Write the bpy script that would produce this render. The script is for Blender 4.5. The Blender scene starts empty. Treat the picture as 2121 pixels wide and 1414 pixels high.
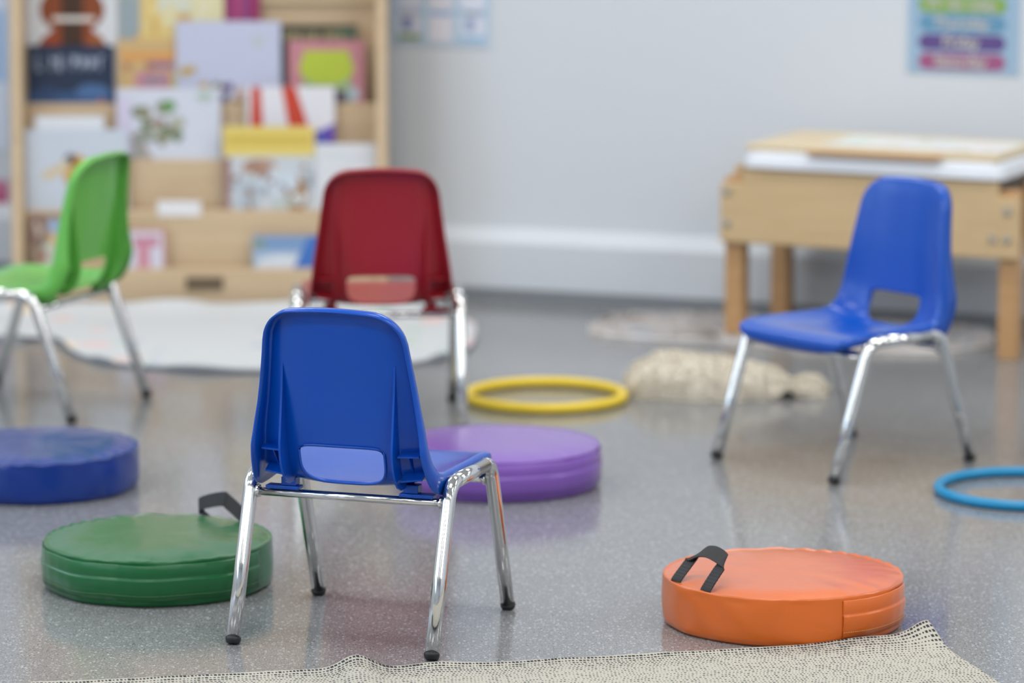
import bpy, bmesh, math, random
from mathutils import Vector, Matrix, noise
R = math.radians
SC = bpy.context.scene
COL = SC.collection
random.seed(7)

# ------------------------------------------------------------------ camera
IW, IH, F, YH, HC = 2121, 1414, 8070.0, -595.5, 1.4117
PITCH = math.atan((IH / 2 - YH) / F)
cd = bpy.data.cameras.new('camera')
cam = bpy.data.objects.new('camera', cd)
COL.objects.link(cam)
cam.location = (0, 0, HC)
cam.rotation_euler = (math.pi / 2 - PITCH, 0, 0)
cd.sensor_width = 36.0
cd.lens = F / IW * 36.0
cd.clip_end = 60
cd.dof.use_dof = True
cd.dof.focus_distance = 5.86
cd.dof.aperture_fstop = 2.6
SC.camera = cam

# ------------------------------------------------------------------ colour, light
SC.view_settings.view_transform = 'Standard'
SC.view_settings.look = 'None'
SC.view_settings.gamma = 1.0
SC.view_settings.use_curve_mapping = False
SC.view_settings.exposure = -0.32
SC.cycles.use_denoising = True
SC.cycles.max_bounces = 8
SC.cycles.diffuse_bounces = 4
SC.cycles.glossy_bounces = 4
SC.cycles.sample_clamp_indirect = 3.0
SC.cycles.sample_clamp_direct = 14.0
SC.cycles.caustics_reflective = False
SC.cycles.caustics_refractive = False
world = bpy.data.worlds.new('sky')
SC.world = world
world.use_nodes = True
world.node_tree.nodes['Background'].inputs[0].default_value = (0.75, 0.86, 1.0, 1)
world.node_tree.nodes['Background'].inputs[1].default_value = 1.0

FW = Vector((0, math.cos(PITCH), -math.sin(PITCH)))
UP = Vector((0, math.sin(PITCH), math.cos(PITCH)))
EYE = Vector((0, 0, HC))


def ray(x, y):
    return FW + Vector((1, 0, 0)) * ((x - IW / 2) / F) + UP * ((IH / 2 - y) / F)


def fl(x, y, z=0.0):
    d = ray(x, y)
    return EYE + d * ((z - HC) / d.z)


def zat(y, Y):
    d = ray(IW / 2, y)
    return (EYE + d * (Y / d.y)).z


def xat(x, y, Y):
    d = ray(x, y)
    return (EYE + d * (Y / d.y)).x


# room frame: the long wall in view recedes to the left
WA, WB = fl(960, 613), fl(2040, 671)
RU = (WB - WA); RU.z = 0; RU.normalize()
RV = Vector((RU.y, -RU.x, 0))             # from the wall into the room, toward the camera
UL = -2.05                                  # left corner along the wall measured from WA
UR, DEPTH, CH = 6.9, 11.6, 2.75


def room(u, v, z=0.0):
    p = WA + RU * u + RV * v
    return Vector((p.x, p.y, z))


def area(name, loc, direction, sx, sy, power, col):
    ld = bpy.data.lights.new(name, 'AREA')
    ld.shape = 'RECTANGLE'; ld.size = sx; ld.size_y = sy
    ld.energy = power; ld.color = col
    o = bpy.data.objects.new(name, ld); COL.objects.link(o)
    o.location = loc
    z = -Vector(direction).normalized()
    up = Vector((0, 0, 1)) if abs(z.z) < 0.9 else RU
    x = up.cross(z).normalized(); y = z.cross(x)
    o.rotation_euler = Matrix((x, y, z)).transposed().to_euler()
    return o


WIN = [(3.4, 1.9), (5.7, 1.9), (8.0, 1.9), (10.2, 1.6)]          # windows on the left wall: centre, width
WZ0, WZ1 = 0.85, 2.35
CEIL = [(u, v) for v in (1.3, 3.7, 6.1, 8.5) for u in (-0.9, 1.5, 3.9, 6.0)]
for i, (v, w) in enumerate(WIN):
    area('window_daylight', room(UL + 0.02, v, (WZ0 + WZ1) / 2), RU, w, WZ1 - WZ0, 28, (0.68, 0.83, 1.0))
for u, v in CEIL:
    area('ceiling_lamp_light', room(u, v, CH - 0.035), (0, 0, -1), 0.56, 1.16, 33, (0.985, 0.975, 0.955))


# ------------------------------------------------------------------ materials
def lin(c):
    return tuple(((v / 255) / 12.92 if v / 255 <= 0.04045 else ((v / 255 + 0.055) / 1.055) ** 2.4) for v in c)


class NT:
    def __init__(s, name):
        s.m = bpy.data.materials.new(name); s.m.use_nodes = True
        s.t = s.m.node_tree; s.b = s.t.nodes['Principled BSDF']

    def n(s, ty, **kw):
        nd = s.t.nodes.new(ty)
        for k, v in kw.items():
            if k in nd.inputs: nd.inputs[k].default_value = v
            else: setattr(nd, k, v)
        return nd

    def l(s, a, b): s.t.links.new(a, b)

    def math(s, op, a, b=None, clamp=False):
        nd = s.t.nodes.new('ShaderNodeMath'); nd.operation = op; nd.use_clamp = clamp
        for i, v in enumerate((a, b)):
            if v is None: continue
            if isinstance(v, (int, float)): nd.inputs[i].default_value = v
            else: s.l(v, nd.inputs[i])
        return nd.outputs[0]

    def mix(s, fac, a, b):
        nd = s.t.nodes.new('ShaderNodeMix'); nd.data_type = 'RGBA'
        for sock, v in ((nd.inputs[0], fac), (nd.inputs[6], a), (nd.inputs[7], b)):
            if hasattr(v, 'links'): s.l(v, sock)
            elif isinstance(v, (int, float)): sock.default_value = v
            else: sock.default_value = (*v, 1)
        return nd.outputs[2]


def mat(name, col, rough=0.5, metal=0.0, var=0.04, scale=12, bump=0.0, bscale=200, spec=0.5, coat=0.0):
    k = NT(name)
    tc = k.n('ShaderNodeTexCoord')
    nz = k.n('ShaderNodeTexNoise', Scale=scale, Detail=4.0)
    k.l(tc.outputs['Object'], nz.inputs['Vector'])
    c0 = tuple(max(0, v * (1 - var)) for v in col); c1 = tuple(min(1, v * (1 + var)) for v in col)
    k.l(k.mix(nz.outputs[0], c0, c1), k.b.inputs['Base Color'])
    k.b.inputs['Roughness'].default_value = rough
    k.b.inputs['Metallic'].default_value = metal
    k.b.inputs['Specular IOR Level'].default_value = spec
    if coat: k.b.inputs['Coat Weight'].default_value = coat
    if bump:
        n2 = k.n('ShaderNodeTexNoise', Scale=bscale, Detail=3.0)
        k.l(tc.outputs['Object'], n2.inputs['Vector'])
        bp = k.n('ShaderNodeBump', Strength=bump, Distance=0.001)
        k.l(n2.outputs[0], bp.inputs['Height']); k.l(bp.outputs[0], k.b.inputs['Normal'])
    return k.m


M = {}
M['wall'] = mat('wall_paint', lin((206, 211, 217)), 0.6, var=0.01, scale=2, bump=0.05)
M['trim'] = mat('trim_paint', lin((207, 212, 218)), 0.5, var=0.01, scale=2)
M['cove'] = mat('grey_rubber_base', lin((128, 132, 137)), 0.5)
M['ceil'] = mat('ceiling_tile', lin((232, 232, 230)), 0.9, var=0.02, scale=40)
M['chrome'] = mat('chrome_tube', (0.74, 0.74, 0.73), 0.10, 1.0, var=0.06, scale=60)
M['cap'] = mat('black_rubber', (0.012, 0.012, 0.013), 0.45)
M['webbing'] = None
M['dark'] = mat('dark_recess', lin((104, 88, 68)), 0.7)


def wood_mat(name, c0, c1, rough=0.45):
    k = NT(name)
    tc = k.n('ShaderNodeTexCoord'); mp = k.n('ShaderNodeMapping'); mp.inputs['Scale'].default_value = (2.0, 9.0, 26.0)
    k.l(tc.outputs['Object'], mp.inputs[0])
    nz = k.n('ShaderNodeTexNoise', Scale=2.2, Detail=8.0, Distortion=0.6)
    k.l(mp.outputs[0], nz.inputs['Vector'])
    cr = k.n('ShaderNodeValToRGB'); cr.color_ramp.elements[0].position = 0.3; cr.color_ramp.elements[1].position = 0.7
    cr.color_ramp.elements[0].color = (*c0, 1); cr.color_ramp.elements[1].color = (*c1, 1)
    k.l(nz.outputs[0], cr.inputs[0]); k.l(cr.outputs[0], k.b.inputs['Base Color'])
    k.b.inputs['Roughness'].default_value = rough
    return k.m


M['birch'] = wood_mat('birch_plywood', lin((196, 171, 138)), lin((206, 182, 149)))
M['beech'] = wood_mat('beech_panel', lin((196, 168, 126)), lin((208, 180, 138)))
M['oakleg'] = wood_mat('beech_leg', lin((182, 140, 94)), lin((196, 154, 108)))
M['ply'] = wood_mat('pale_ply', lin((214, 194, 158)), lin((222, 204, 170)))


def plastic(name, col):
    k = NT(name)
    tc = k.n('ShaderNodeTexCoord')
    nz = k.n('ShaderNodeTexNoise', Scale=9.0, Detail=5.0); k.l(tc.outputs['Object'], nz.inputs['Vector'])
    base = k.mix(nz.outputs[0], tuple(v * 0.93 for v in col), tuple(min(1, v * 1.06) for v in col))
    # fine scuffs
    sc = k.n('ShaderNodeTexNoise', Scale=70.0, Detail=6.0, Roughness=0.7); k.l(tc.outputs['Object'], sc.inputs['Vector'])
    big = k.n('ShaderNodeTexNoise', Scale=11.0, Detail=1.0); k.l(tc.outputs['Object'], big.inputs['Vector'])
    f = k.math('MULTIPLY', k.math('GREATER_THAN', sc.outputs[0], 0.68), k.math('GREATER_THAN', big.outputs[0], 0.60))
    f = k.math('MULTIPLY', f, 0.22)
    k.l(k.mix(f, base, (0.45, 0.42, 0.45)), k.b.inputs['Base Color'])
    fine = k.n('ShaderNodeTexNoise', Scale=900.0, Detail=2.0); k.l(tc.outputs['Object'], fine.inputs['Vector'])
    bp = k.n('ShaderNodeBump', Strength=0.06, Distance=0.0006); k.l(fine.outputs[0], bp.inputs['Height'])
    k.l(bp.outputs[0], k.b.inputs['Normal'])
    k.b.inputs['Roughness'].default_value = 0.28
    k.b.inputs['IOR'].default_value = 1.36
    k.b.inputs['Coat Weight'].default_value = 0.5
    k.b.inputs['Coat IOR'].default_value = 1.36
    k.b.inputs['Coat Roughness'].default_value = 0.2
    return k.m


def vinyl(name, col, rough=0.24):
    k = NT(name)
    tc = k.n('ShaderNodeTexCoord')
    nz = k.n('ShaderNodeTexNoise', Scale=7.0, Detail=3.0); k.l(tc.outputs['Object'], nz.inputs['Vector'])
    k.l(k.mix(nz.outputs[0], tuple(v * 0.93 for v in col), tuple(min(1, v * 1.07) for v in col)), k.b.inputs['Base Color'])
    w = k.n('ShaderNodeTexNoise', Scale=10.0, Detail=3.0, Distortion=1.4); k.l(tc.outputs['Object'], w.inputs['Vector'])
    g = k.n('ShaderNodeTexNoise', Scale=700.0, Detail=2.0); k.l(tc.outputs['Object'], g.inputs['Vector'])
    h = k.math('ADD', w.outputs[0], k.math('MULTIPLY', g.outputs[0], 0.03))
    bp = k.n('ShaderNodeBump', Strength=0.14, Distance=0.010); k.l(h, bp.inputs['Height'])
    k.l(bp.outputs[0], k.b.inputs['Normal'])
    k.b.inputs['Roughness'].default_value = rough
    k.b.inputs['IOR'].default_value = 1.36
    k.b.inputs['Coat Weight'].default_value = 0.65
    k.b.inputs['Coat IOR'].default_value = 1.36
    k.b.inputs['Coat Roughness'].default_value = 0.3
    return k.m


def floor_mat():
    k = NT('speckled_vinyl_floor')
    tc = k.n('ShaderNodeTexCoord'); P = tc.outputs['Object']
    n1 = k.n('ShaderNodeTexNoise', Scale=1.7, Detail=3.0); k.l(P, n1.inputs['Vector'])
    n2 = k.n('ShaderNodeTexNoise', Scale=420.0, Detail=2.0); k.l(P, n2.inputs['Vector'])
    c = k.mix(n1.outputs[0], lin((132, 131, 130)), lin((148, 147, 143)))
    r2 = k.math('MULTIPLY', k.math('SUBTRACT', n2.outputs[0], 0.36), 3.4, True)
    c = k.mix(r2, tuple(v * 0.62 for v in lin((126, 127, 130))), k.mix(0.5, c, lin((156, 157, 158))))

    def chips(scale, size, thr, col, c):
        v = k.n('ShaderNodeTexVoronoi', Scale=scale, Randomness=1.0); k.l(P, v.inputs['Vector'])
        sp = k.n('ShaderNodeSeparateColor'); k.l(v.outputs['Color'], sp.inputs[0])
        sz = k.math('MULTIPLY', sp.outputs[1], size)
        f = k.math('MULTIPLY', k.math('LESS_THAN', v.outputs['Distance'], sz), k.math('GREATER_THAN', sp.outputs[0], thr))
        return k.mix(f, c, col)
    c = chips(190, 0.46, 0.30, lin((170, 172, 175)), c)
    c = chips(260, 0.5, 0.55, lin((88, 90, 94)), c)
    c = chips(150, 0.34, 0.80, lin((190, 194, 199)), c)
    c = chips(95, 0.26, 0.86, lin((118, 96, 78)), c)
    k.l(c, k.b.inputs['Base Color'])
    n3 = k.n('ShaderNodeTexNoise', Scale=5.0, Detail=4.0); k.l(P, n3.inputs['Vector'])
    k.l(k.math('ADD', 0.075, k.math('MULTIPLY', n3.outputs[0], 0.08)), k.b.inputs['Roughness'])
    n4 = k.n('ShaderNodeTexNoise', Scale=160.0, Detail=2.0); k.l(P, n4.inputs['Vector'])
    bp = k.n('ShaderNodeBump', Strength=0.10, Distance=0.0012); k.l(n4.outputs[0], bp.inputs['Height'])
    k.l(bp.outputs[0], k.b.inputs['Normal'])
    k.b.inputs['Specular IOR Level'].default_value = 0.5
    return k.m


M['floor'] = floor_mat()

# ------------------------------------------------------------------ mesh helpers


class MB:
    """collects geometry, links it as ONE mesh object"""

    def __init__(s): s.v = []; s.f = []; s.mi = []; s.sm = []

    def add(s, vs, fs, mi=0, smooth=False):
        b = len(s.v); s.v += [tuple(p) for p in vs]
        for f in fs:
            s.f.append(tuple(b + i for i in f)); s.mi.append(mi); s.sm.append(smooth)

    def box(s, x0, x1, y0, y1, z0, z1, mi=0, tf=None):
        vs = [(x, y, z) for x in (x0, x1) for y in (y0, y1) for z in (z0, z1)]
        if tf: vs = [tf(Vector(p)) for p in vs]
        s.add(vs, [(0, 1, 3, 2), (4, 6, 7, 5), (0, 4, 5, 1), (2, 3, 7, 6), (0, 2, 6, 4), (1, 5, 7, 3)], mi)

    def tube(s, path, r, seg=20, mi=0, cap=True, closed=False):
        path = [Vector(p) for p in path]; n = len(path)
        T = []
        for i in range(n):
            if closed: t = path[(i + 1) % n] - path[i - 1]
            else: t = path[min(i + 1, n - 1)] - path[max(i - 1, 0)]
            T.append(t.normalized())
        a = Vector((1, 0, 0)) if abs(T[0].x) < 0.9 else Vector((0, 1, 0))
        N = (a - T[0] * a.dot(T[0])).normalized()
        vs = []
        for i in range(n):
            N = (N - T[i] * N.dot(T[i])).normalized(); B = T[i].cross(N)
            rr = r[i] if isinstance(r, (list, tuple)) else r
            for j in range(seg):
                q = 2 * math.pi * j / seg
                vs.append(path[i] + (N * math.cos(q) + B * math.sin(q)) * rr)
        fs = []
        for i in range(n if closed else n - 1):
            k = (i + 1) % n
            for j in range(seg):
                m = (j + 1) % seg
                fs.append((i * seg + j, i * seg + m, k * seg + m, k * seg + j))
        s.add(vs, fs, mi, True)
        if cap and not closed:
            b = len(s.v) - len(vs)
            s.f.append(tuple(b + j for j in reversed(range(seg)))); s.mi.append(mi); s.sm.append(False)
            s.f.append(tuple(b + (n - 1) * seg + j for j in range(seg))); s.mi.append(mi); s.sm.append(False)

    def poly(s, pts, mi=0):
        s.add(pts, [tuple(range(len(pts)))], mi)

    def build(s, name, mats, parent=None, bevel=0.0, recalc=True):
        me = bpy.data.meshes.new(name)
        me.from_pydata(s.v, [], s.f)
        if not isinstance(mats, (list, tuple)): mats = [mats]
        for m in mats: me.materials.append(m)
        me.polygons.foreach_set('material_index', s.mi)
        me.polygons.foreach_set('use_smooth', s.sm)
        if recalc:
            bm = bmesh.new(); bm.from_mesh(me)
            bmesh.ops.recalc_face_normals(bm, faces=bm.faces); bm.to_mesh(me); bm.free()
        me.update()
        o = bpy.data.objects.new(name, me); COL.objects.link(o)
        if parent: o.parent = parent
        if bevel:
            md = o.modifiers.new('bevel', 'BEVEL'); md.width = bevel; md.segments = 2
            md.limit_method = 'ANGLE'; md.angle_limit = R(50)
        return o


def tag(o, label=None, cat=None, group=None, kind=None):
    if label: o['label'] = label
    if cat: o['category'] = cat
    if group: o['group'] = group
    if kind: o['kind'] = kind
    return o


def empty(name, loc, rz=0.0):
    o = bpy.data.objects.new(name, None); COL.objects.link(o)
    o.location = loc; o.rotation_euler = (0, 0, rz); o.empty_display_size = 0.1
    return o


def struct(mb, name, m, **kw):
    return tag(mb.build(name, m, **kw), kind='structure')


def smooth_interp(tab, s):
    """piecewise cubic through (s, value) rows"""
    if s <= tab[0][0]: return tab[0][1]
    if s >= tab[-1][0]: return tab[-1][1]
    for i in range(len(tab) - 1):
        if s <= tab[i + 1][0]:
            x0, y0 = tab[i]; x1, y1 = tab[i + 1]; t = (s - x0) / (x1 - x0)
            m0 = (tab[i + 1][1] - tab[i - 1][1]) / (tab[i + 1][0] - tab[i - 1][0]) if i > 0 else (y1 - y0) / (x1 - x0)
            m1 = (tab[i + 2][1] - y0) / (tab[i + 2][0] - x0) if i + 2 < len(tab) else (y1 - y0) / (x1 - x0)
            h = x1 - x0
            return ((2 * t ** 3 - 3 * t * t + 1) * y0 + (t ** 3 - 2 * t * t + t) * h * m0 + (-2 * t ** 3 + 3 * t * t) * y1 + (t ** 3 - t * t) * h * m1)


# ------------------------------------------------------------------ the room
def room_box(mb, u0, u1, v0, v1, z0, z1, mi=0):
    mb.box(0, 1, 0, 1, 0, 1, mi, lambda p: room(u0 + (u1 - u0) * p.x, v0 + (v1 - v0) * p.y, z0 + (z1 - z0) * p.z))


b = MB(); room_box(b, UL - .1, UR + .1, -.1, DEPTH + .1, -0.1, 0); struct(b, 'floor', M['floor'])
b = MB(); room_box(b, UL - .1, UR + .1, -.1, DEPTH + .1, CH, CH + .1); struct(b, 'ceiling', M['ceil'])
b = MB(); room_box(b, UL - .1, UR + .1, -.1, 0, 0, CH); struct(b, 'wall_back', M['wall'])
b = MB(); room_box(b, UR, UR + .1, 0, DEPTH, 0, CH); struct(b, 'wall_right', M['wall'])
b = MB(); room_box(b, UL - .1, UR + .1, DEPTH, DEPTH + .1, 0, CH); struct(b, 'wall_front', M['wall'])
b = MB()
room_box(b, UL - .1, UL, 0, DEPTH, 0, WZ0); room_box(b, UL - .1, UL, 0, DEPTH, WZ1, CH)
vv = 0.0
for v, w in WIN:
    room_box(b, UL - .1, UL, vv, v - w / 2, WZ0, WZ1); vv = v + w / 2
room_box(b, UL - .1, UL, vv, DEPTH, WZ0, WZ1)
struct(b, 'wall_left', M['wall'])
for i, (v, w) in enumerate(WIN):
    b = MB()
    for a0, a1, z0, z1 in ((v - w / 2, v + w / 2, WZ0, WZ0 + .05), (v - w / 2, v + w / 2, WZ1 - .05, WZ1), (v - w / 2, v - w / 2 + .05, WZ0 + .05, WZ1 - .05), (v + w / 2 - .05, v + w / 2, WZ0 + .05, WZ1 - .05), (v - .02, v + .02, WZ0 + .05, WZ1 - .05)):
        room_box(b, UL - .07, UL + .04, a0, a1, z0, z1)
    struct(b, 'window_%d' % (i + 1), M['trim'])

# tall white boxed skirting with a bevelled top, on a grey rubber strip
b = MB()
prof = [(0, 0.028), (0.040, 0.028), (0.040, 0.142), (0.006, 0.176), (0, 0.176)]
vs = [room(u, v, z) for u in (UL, UR) for v, z in prof]
n = len(prof)
b.add(vs, [tuple(range(n)), tuple(range(2 * n - 1, n - 1, -1))] + [(i, (i + 1) % n, n + (i + 1) % n, n + i) for i in range(n)])
struct(b, 'baseboard_back', M['trim'], bevel=0.004)
b = MB(); room_box(b, UL, UR, 0, .043, 0, .028); struct(b, 'trim_1', M['cove'])

# ceiling lamps
for u, v in CEIL:
    t = empty('ceiling_light', room(u, v, CH))
    t.rotation_euler = (0, 0, math.atan2(RU.y, RU.x))
    tag(t, 'rectangular recessed ceiling light in the white classroom ceiling', 'ceiling light', 'ceiling lights')
    b = MB()
    for q in ((-.33, .33, -.63, -.59), (-.33, .33, .59, .63), (-.33, -.29, -.59, .59), (.29, .33, -.59, .59)):
        b.box(*q, -.03, 0)
    b.build('light_frame', M['trim'], t)
    b = MB(); b.box(-.29, .29, -.59, .59, -.02, 0); b.build('diffuser', M['ceil'], t)


# ------------------------------------------------------------------ chairs
PROF = [(0.132, 0.226), (0.143, 0.237), (0.145, 0.251), (0.132, 0.261), (0.09, 0.262), (0.03, 0.256), (-0.04, 0.249), (-0.085, 0.247), (-0.112, 0.254), (-0.128, 0.272),
        (-0.137, 0.305), (-0.144, 0.35), (-0.151, 0.40), (-0.157, 0.44), (-0.163, 0.48), (-0.167, 0.505), (-0.172, 0.524)]


def resample(P, N):
    # Catmull-Rom, then even arc length
    pts = []
    for i in range(len(P) - 1):
        p0 = P[max(i - 1, 0)]; p1 = P[i]; p2 = P[i + 1]; p3 = P[min(i + 2, len(P) - 1)]
        for k in range(16):
            t = k / 16
            pts.append(tuple(0.5 * (2 * p1[a] + (p2[a] - p0[a]) * t + (2 * p0[a] - 5 * p1[a] + 4 * p2[a] - p3[a]) * t * t + (3 * p1[a] - p0[a] - 3 * p2[a] + p3[a]) * t ** 3) for a in (0, 1)))
    pts.append(P[-1])
    L = [0]
    for i in range(1, len(pts)): L.append(L[-1] + math.dist(pts[i], pts[i - 1]))
    out = []; j = 0
    for k in range(N):
        s = L[-1] * k / (N - 1)
        while j < len(L) - 2 and L[j + 1] < s: j += 1
        t = (s - L[j]) / max(1e-9, L[j + 1] - L[j])
        out.append(tuple(pts[j][a] + (pts[j + 1][a] - pts[j][a]) * t for a in (0, 1)))
    return out, L[-1]


NP = 400
PC, SL = resample(PROF, NP)


def s_of_z(z):
    for i in range(NP // 2, NP):
        if PC[i][1] >= z: return SL * i / (NP - 1)
    return SL


def prof_at(s):
    x = max(0, min(NP - 1.0001, s / SL * (NP - 1))); i = int(x); t = x - i
    p = tuple(PC[i][a] + (PC[i + 1][a] - PC[i][a]) * t for a in (0, 1))
    i0 = max(0, i - 4); i1 = min(NP - 1, i + 5)
    ty, tz = PC[i1][0] - PC[i0][0], PC[i1][1] - PC[i0][1]
    l = math.hypot(ty, tz); ty /= l; tz /= l
    return p, (tz, -ty)                       # normal (y, z) toward the sitter


sZ = {z: s_of_z(z) for z in (0.298, 0.31, 0.335, 0.38, 0.42, 0.43, 0.475, 0.503)}
SJ = sZ[0.298] - 0.035                       # middle of the bend between seat and back
W_T = [(0, 0.141), (0.03, 0.144), (0.12, 0.144), (0.18, 0.142), (SJ - .02, 0.138), (SJ + 0.02, 0.132), (sZ[0.335], 0.126), (sZ[0.38], 0.119), (sZ[0.43], 0.112), (sZ[0.475], 0.106), (SL, 0.102)]
E_T = [(0, -0.004), (0.05, 0.003), (0.14, 0.012), (SJ - .06, 0.022), (SJ, 0.024), (sZ[0.31], 0.017), (sZ[0.38], 0.018), (sZ[0.43], 0.017), (sZ[0.503], 0.013), (SL, 0.009)]
D_T = [(0, 0.004), (0.04, 0.008), (0.16, 0.014), (SJ - .05, 0.022), (SJ, 0.032), (sZ[0.31], 0.033), (sZ[0.335], 0.027), (sZ[0.38], 0.020), (sZ[0.43], 0.016), (SL, 0.013)]


def P3(x, s):
    (y, z), (ny, nz) = prof_at(s)
    w = smooth_interp(W_T, s); e = smooth_interp(E_T, s)
    q = min(1.15, abs(x) / w)
    o = e * q ** 3.2
    return Vector((x, y + ny * o, z + nz * o)), Vector((0, ny, nz))


def corner(x, w, r, arch):
    d = arch * (x / w) ** 2
    if abs(x) > w - r:
        t = min(1.0, (abs(x) - (w - r)) / r); d += r * (1 - math.sqrt(max(0, 1 - t * t)))
    return d


def shell_mesh():
    NU, NV = 64, 110
    us = []
    for i in range(NU + 1):
        a = -1 + 2 * i / NU
        us.append(math.sin(a * math.pi / 2) * 0.55 + a * 0.45)
    sc_ = [0.0] * 0
    grid = []
    for u in us:
        s0 = corner(u * 0.150, 0.150, 0.046, 0.026)
        s1 = SL - corner(u * 0.112, 0.112, 0.042, 0.010)
        colv = []
        for j in range(NV + 1):
            t = j / NV
            s = s0 + t * (s1 - s0)
            colv.append([u * smooth_interp(W_T, s), s])
        grid.append(colv)
    hx = 0.071; sa = SJ - 0.019; sb = sZ[0.31] + 0.003
    hc = sb - 0.024; hu = sb - hc; hd = hc - sa

    def lev(x, s):
        d = s - hc
        if d >= 0: return abs(x / hx) ** 6 + (d / hu) ** 6
        wx = hx
        return abs(x / wx) ** 3.6 + (-d / hd) ** 2.6

    inside = [[lev(*grid[i][j]) < 1 for j in range(NV + 1)] for i in range(NU + 1)]
    faces = []
    for i in range(NU):
        for j in range(NV):
            q = [(i, j), (i + 1, j), (i + 1, j + 1), (i, j + 1)]
            cx = sum(grid[a][c][0] for a, c in q) / 4; cs = sum(grid[a][c][1] for a, c in q) / 4
            if lev(cx, cs) >= 1: faces.append(q)
    use = {}
    for q in faces:
        for e in range(4):
            k = tuple(sorted((q[e], q[(e + 1) % 4]))); use[k] = use.get(k, 0) + 1
    bedges = [k for k, c in use.items() if c == 1]
    holev = set()
    for a, c in bedges:
        for (i, j) in (a, c):
            if 0 < i < NU and 0 < j < NV: holev.add((i, j))
    for (i, j) in holev:
        x, s = grid[i][j]
        lo, hi = 0.3, 2.0
        for _ in range(30):
            m = (lo + hi) / 2
            if lev(x * m, hc + (s - hc) * m) < 1: lo = m
            else: hi = m
        grid[i][j] = [x * lo, hc + (s - hc) * lo]
    bm = bmesh.new(); V = {}; sval = {}
    nrm = {}
    for q in faces:
        for ij in q:
            if ij not in V:
                p, nn = P3(*grid[ij[0]][ij[1]]); V[ij] = bm.verts.new(p); nrm[V[ij]] = nn; sval[V[ij]] = grid[ij[0]][ij[1]][1]
    for q in faces: bm.faces.new([V[ij] for ij in q])
    # loops
    adj = {}
    for a, c in bedges:
        adj.setdefault(a, []).append(c); adj.setdefault(c, []).append(a)
    seen = set(); loops = []
    for st in adj:
        if st in seen: continue
        lp = [st]; seen.add(st); cur = st
        while True:
            nx = [k for k in adj[cur] if k not in seen]
            if not nx: break
            cur = nx[0]; seen.add(cur); lp.append(cur)
        loops.append([V[k] for k in lp])
    for lp in loops:
        outer = len(lp) > 200
        n = len(lp)
        cen = sum((v.co for v in lp), Vector()) / n
        outs = []
        for k in range(n):
            T = (lp[(k + 1) % n].co - lp[k - 1].co).normalized()
            o = T.cross(nrm[lp[k]]).normalized()
            outs.append(o)
        # consistent sign: outward from the sheet
        k0 = max(range(n), key=lambda k: lp[k].co.x)
        sign = 1 if outs[k0].x > 0 else -1
        if not outer: sign = -sign
        outs = [o * sign for o in outs]
        rr = 0.0085 if outer else 0.003
        rings = [lp]
        for a in (30, 60, 90, None):
            ring = []
            for k in range(n):
                v = lp[k]; nn = nrm[v]
                if a is not None:
                    p = v.co + outs[k] * rr * math.sin(R(a)) - nn * rr * (1 - math.cos(R(a)))
                else:
                    d = smooth_interp(D_T, sval[v]) if outer else 0.003
                    p = v.co + outs[k] * (rr + 0.06 * d) - nn * (rr + d)
                ring.append(bm.verts.new(p))
            rings.append(ring)
        for r0, r1 in zip(rings[:-1], rings[1:]):
            for k in range(n):
                m = (k + 1) % n
                bm.faces.new((r0[k], r0[m], r1[m], r1[k]))
    bmesh.ops.recalc_face_normals(bm, faces=bm.faces)
    # sitter side outward
    bm.faces.ensure_lookup_table()
    f = max(bm.faces, key=lambda f: -abs(f.calc_center_median().y - 0.03) - abs(f.calc_center_median().x))
    if f.normal.z < 0: bmesh.ops.reverse_faces(bm, faces=bm.faces)
    me = bpy.data.meshes.new('shell'); bm.to_mesh(me); bm.free()
    for p in me.polygons: p.use_smooth = True
    o = bpy.data.objects.new('shell_tmp', me); COL.objects.link(o)
    md = o.modifiers.new('s', 'SOLIDIFY'); md.thickness = 0.0034; md.offset = -1
    dg = bpy.context.evaluated_depsgraph_get()
    me2 = bpy.data.meshes.new_from_object(o.evaluated_get(dg))
    bpy.data.objects.remove(o)
    return me2


def split_mesh(me, test):
    """two meshes with the vertex normals of the whole"""
    out = []
    vn = [v.normal.copy() for v in me.vertices]
    co = [v.co.copy() for v in me.vertices]
    for want in (True, False):
        ids = {}; vs = []; ns = []; fs = []
        for p in me.polygons:
            if test(p.center) != want: continue
            f = []
            for i in p.vertices:
                if i not in ids: ids[i] = len(vs); vs.append(co[i]); ns.append(vn[i])
                f.append(ids[i])
            fs.append(f)
        m = bpy.data.meshes.new('part'); m.from_pydata(vs, [], fs)
        for p in m.polygons: p.use_smooth = True
        m.normals_split_custom_set_from_vertices(ns)
        out.append(m)
    return out


_whole = shell_mesh()
BACK_ME, SEAT_ME = split_mesh(_whole, lambda c: -c.y + c.z > 0.375)


def plate(pts, x0, x1, mb):
    """extrude polygon given in (y,z) from x0 to x1"""
    n = len(pts)
    vs = [(x0, y, z) for y, z in pts] + [(x1, y, z) for y, z in pts]
    mb.add(vs, [tuple(range(n)), tuple(range(2 * n - 1, n - 1, -1))] + [(i, (i + 1) % n, n + (i + 1) % n, n + i) for i in range(n)])


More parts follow.
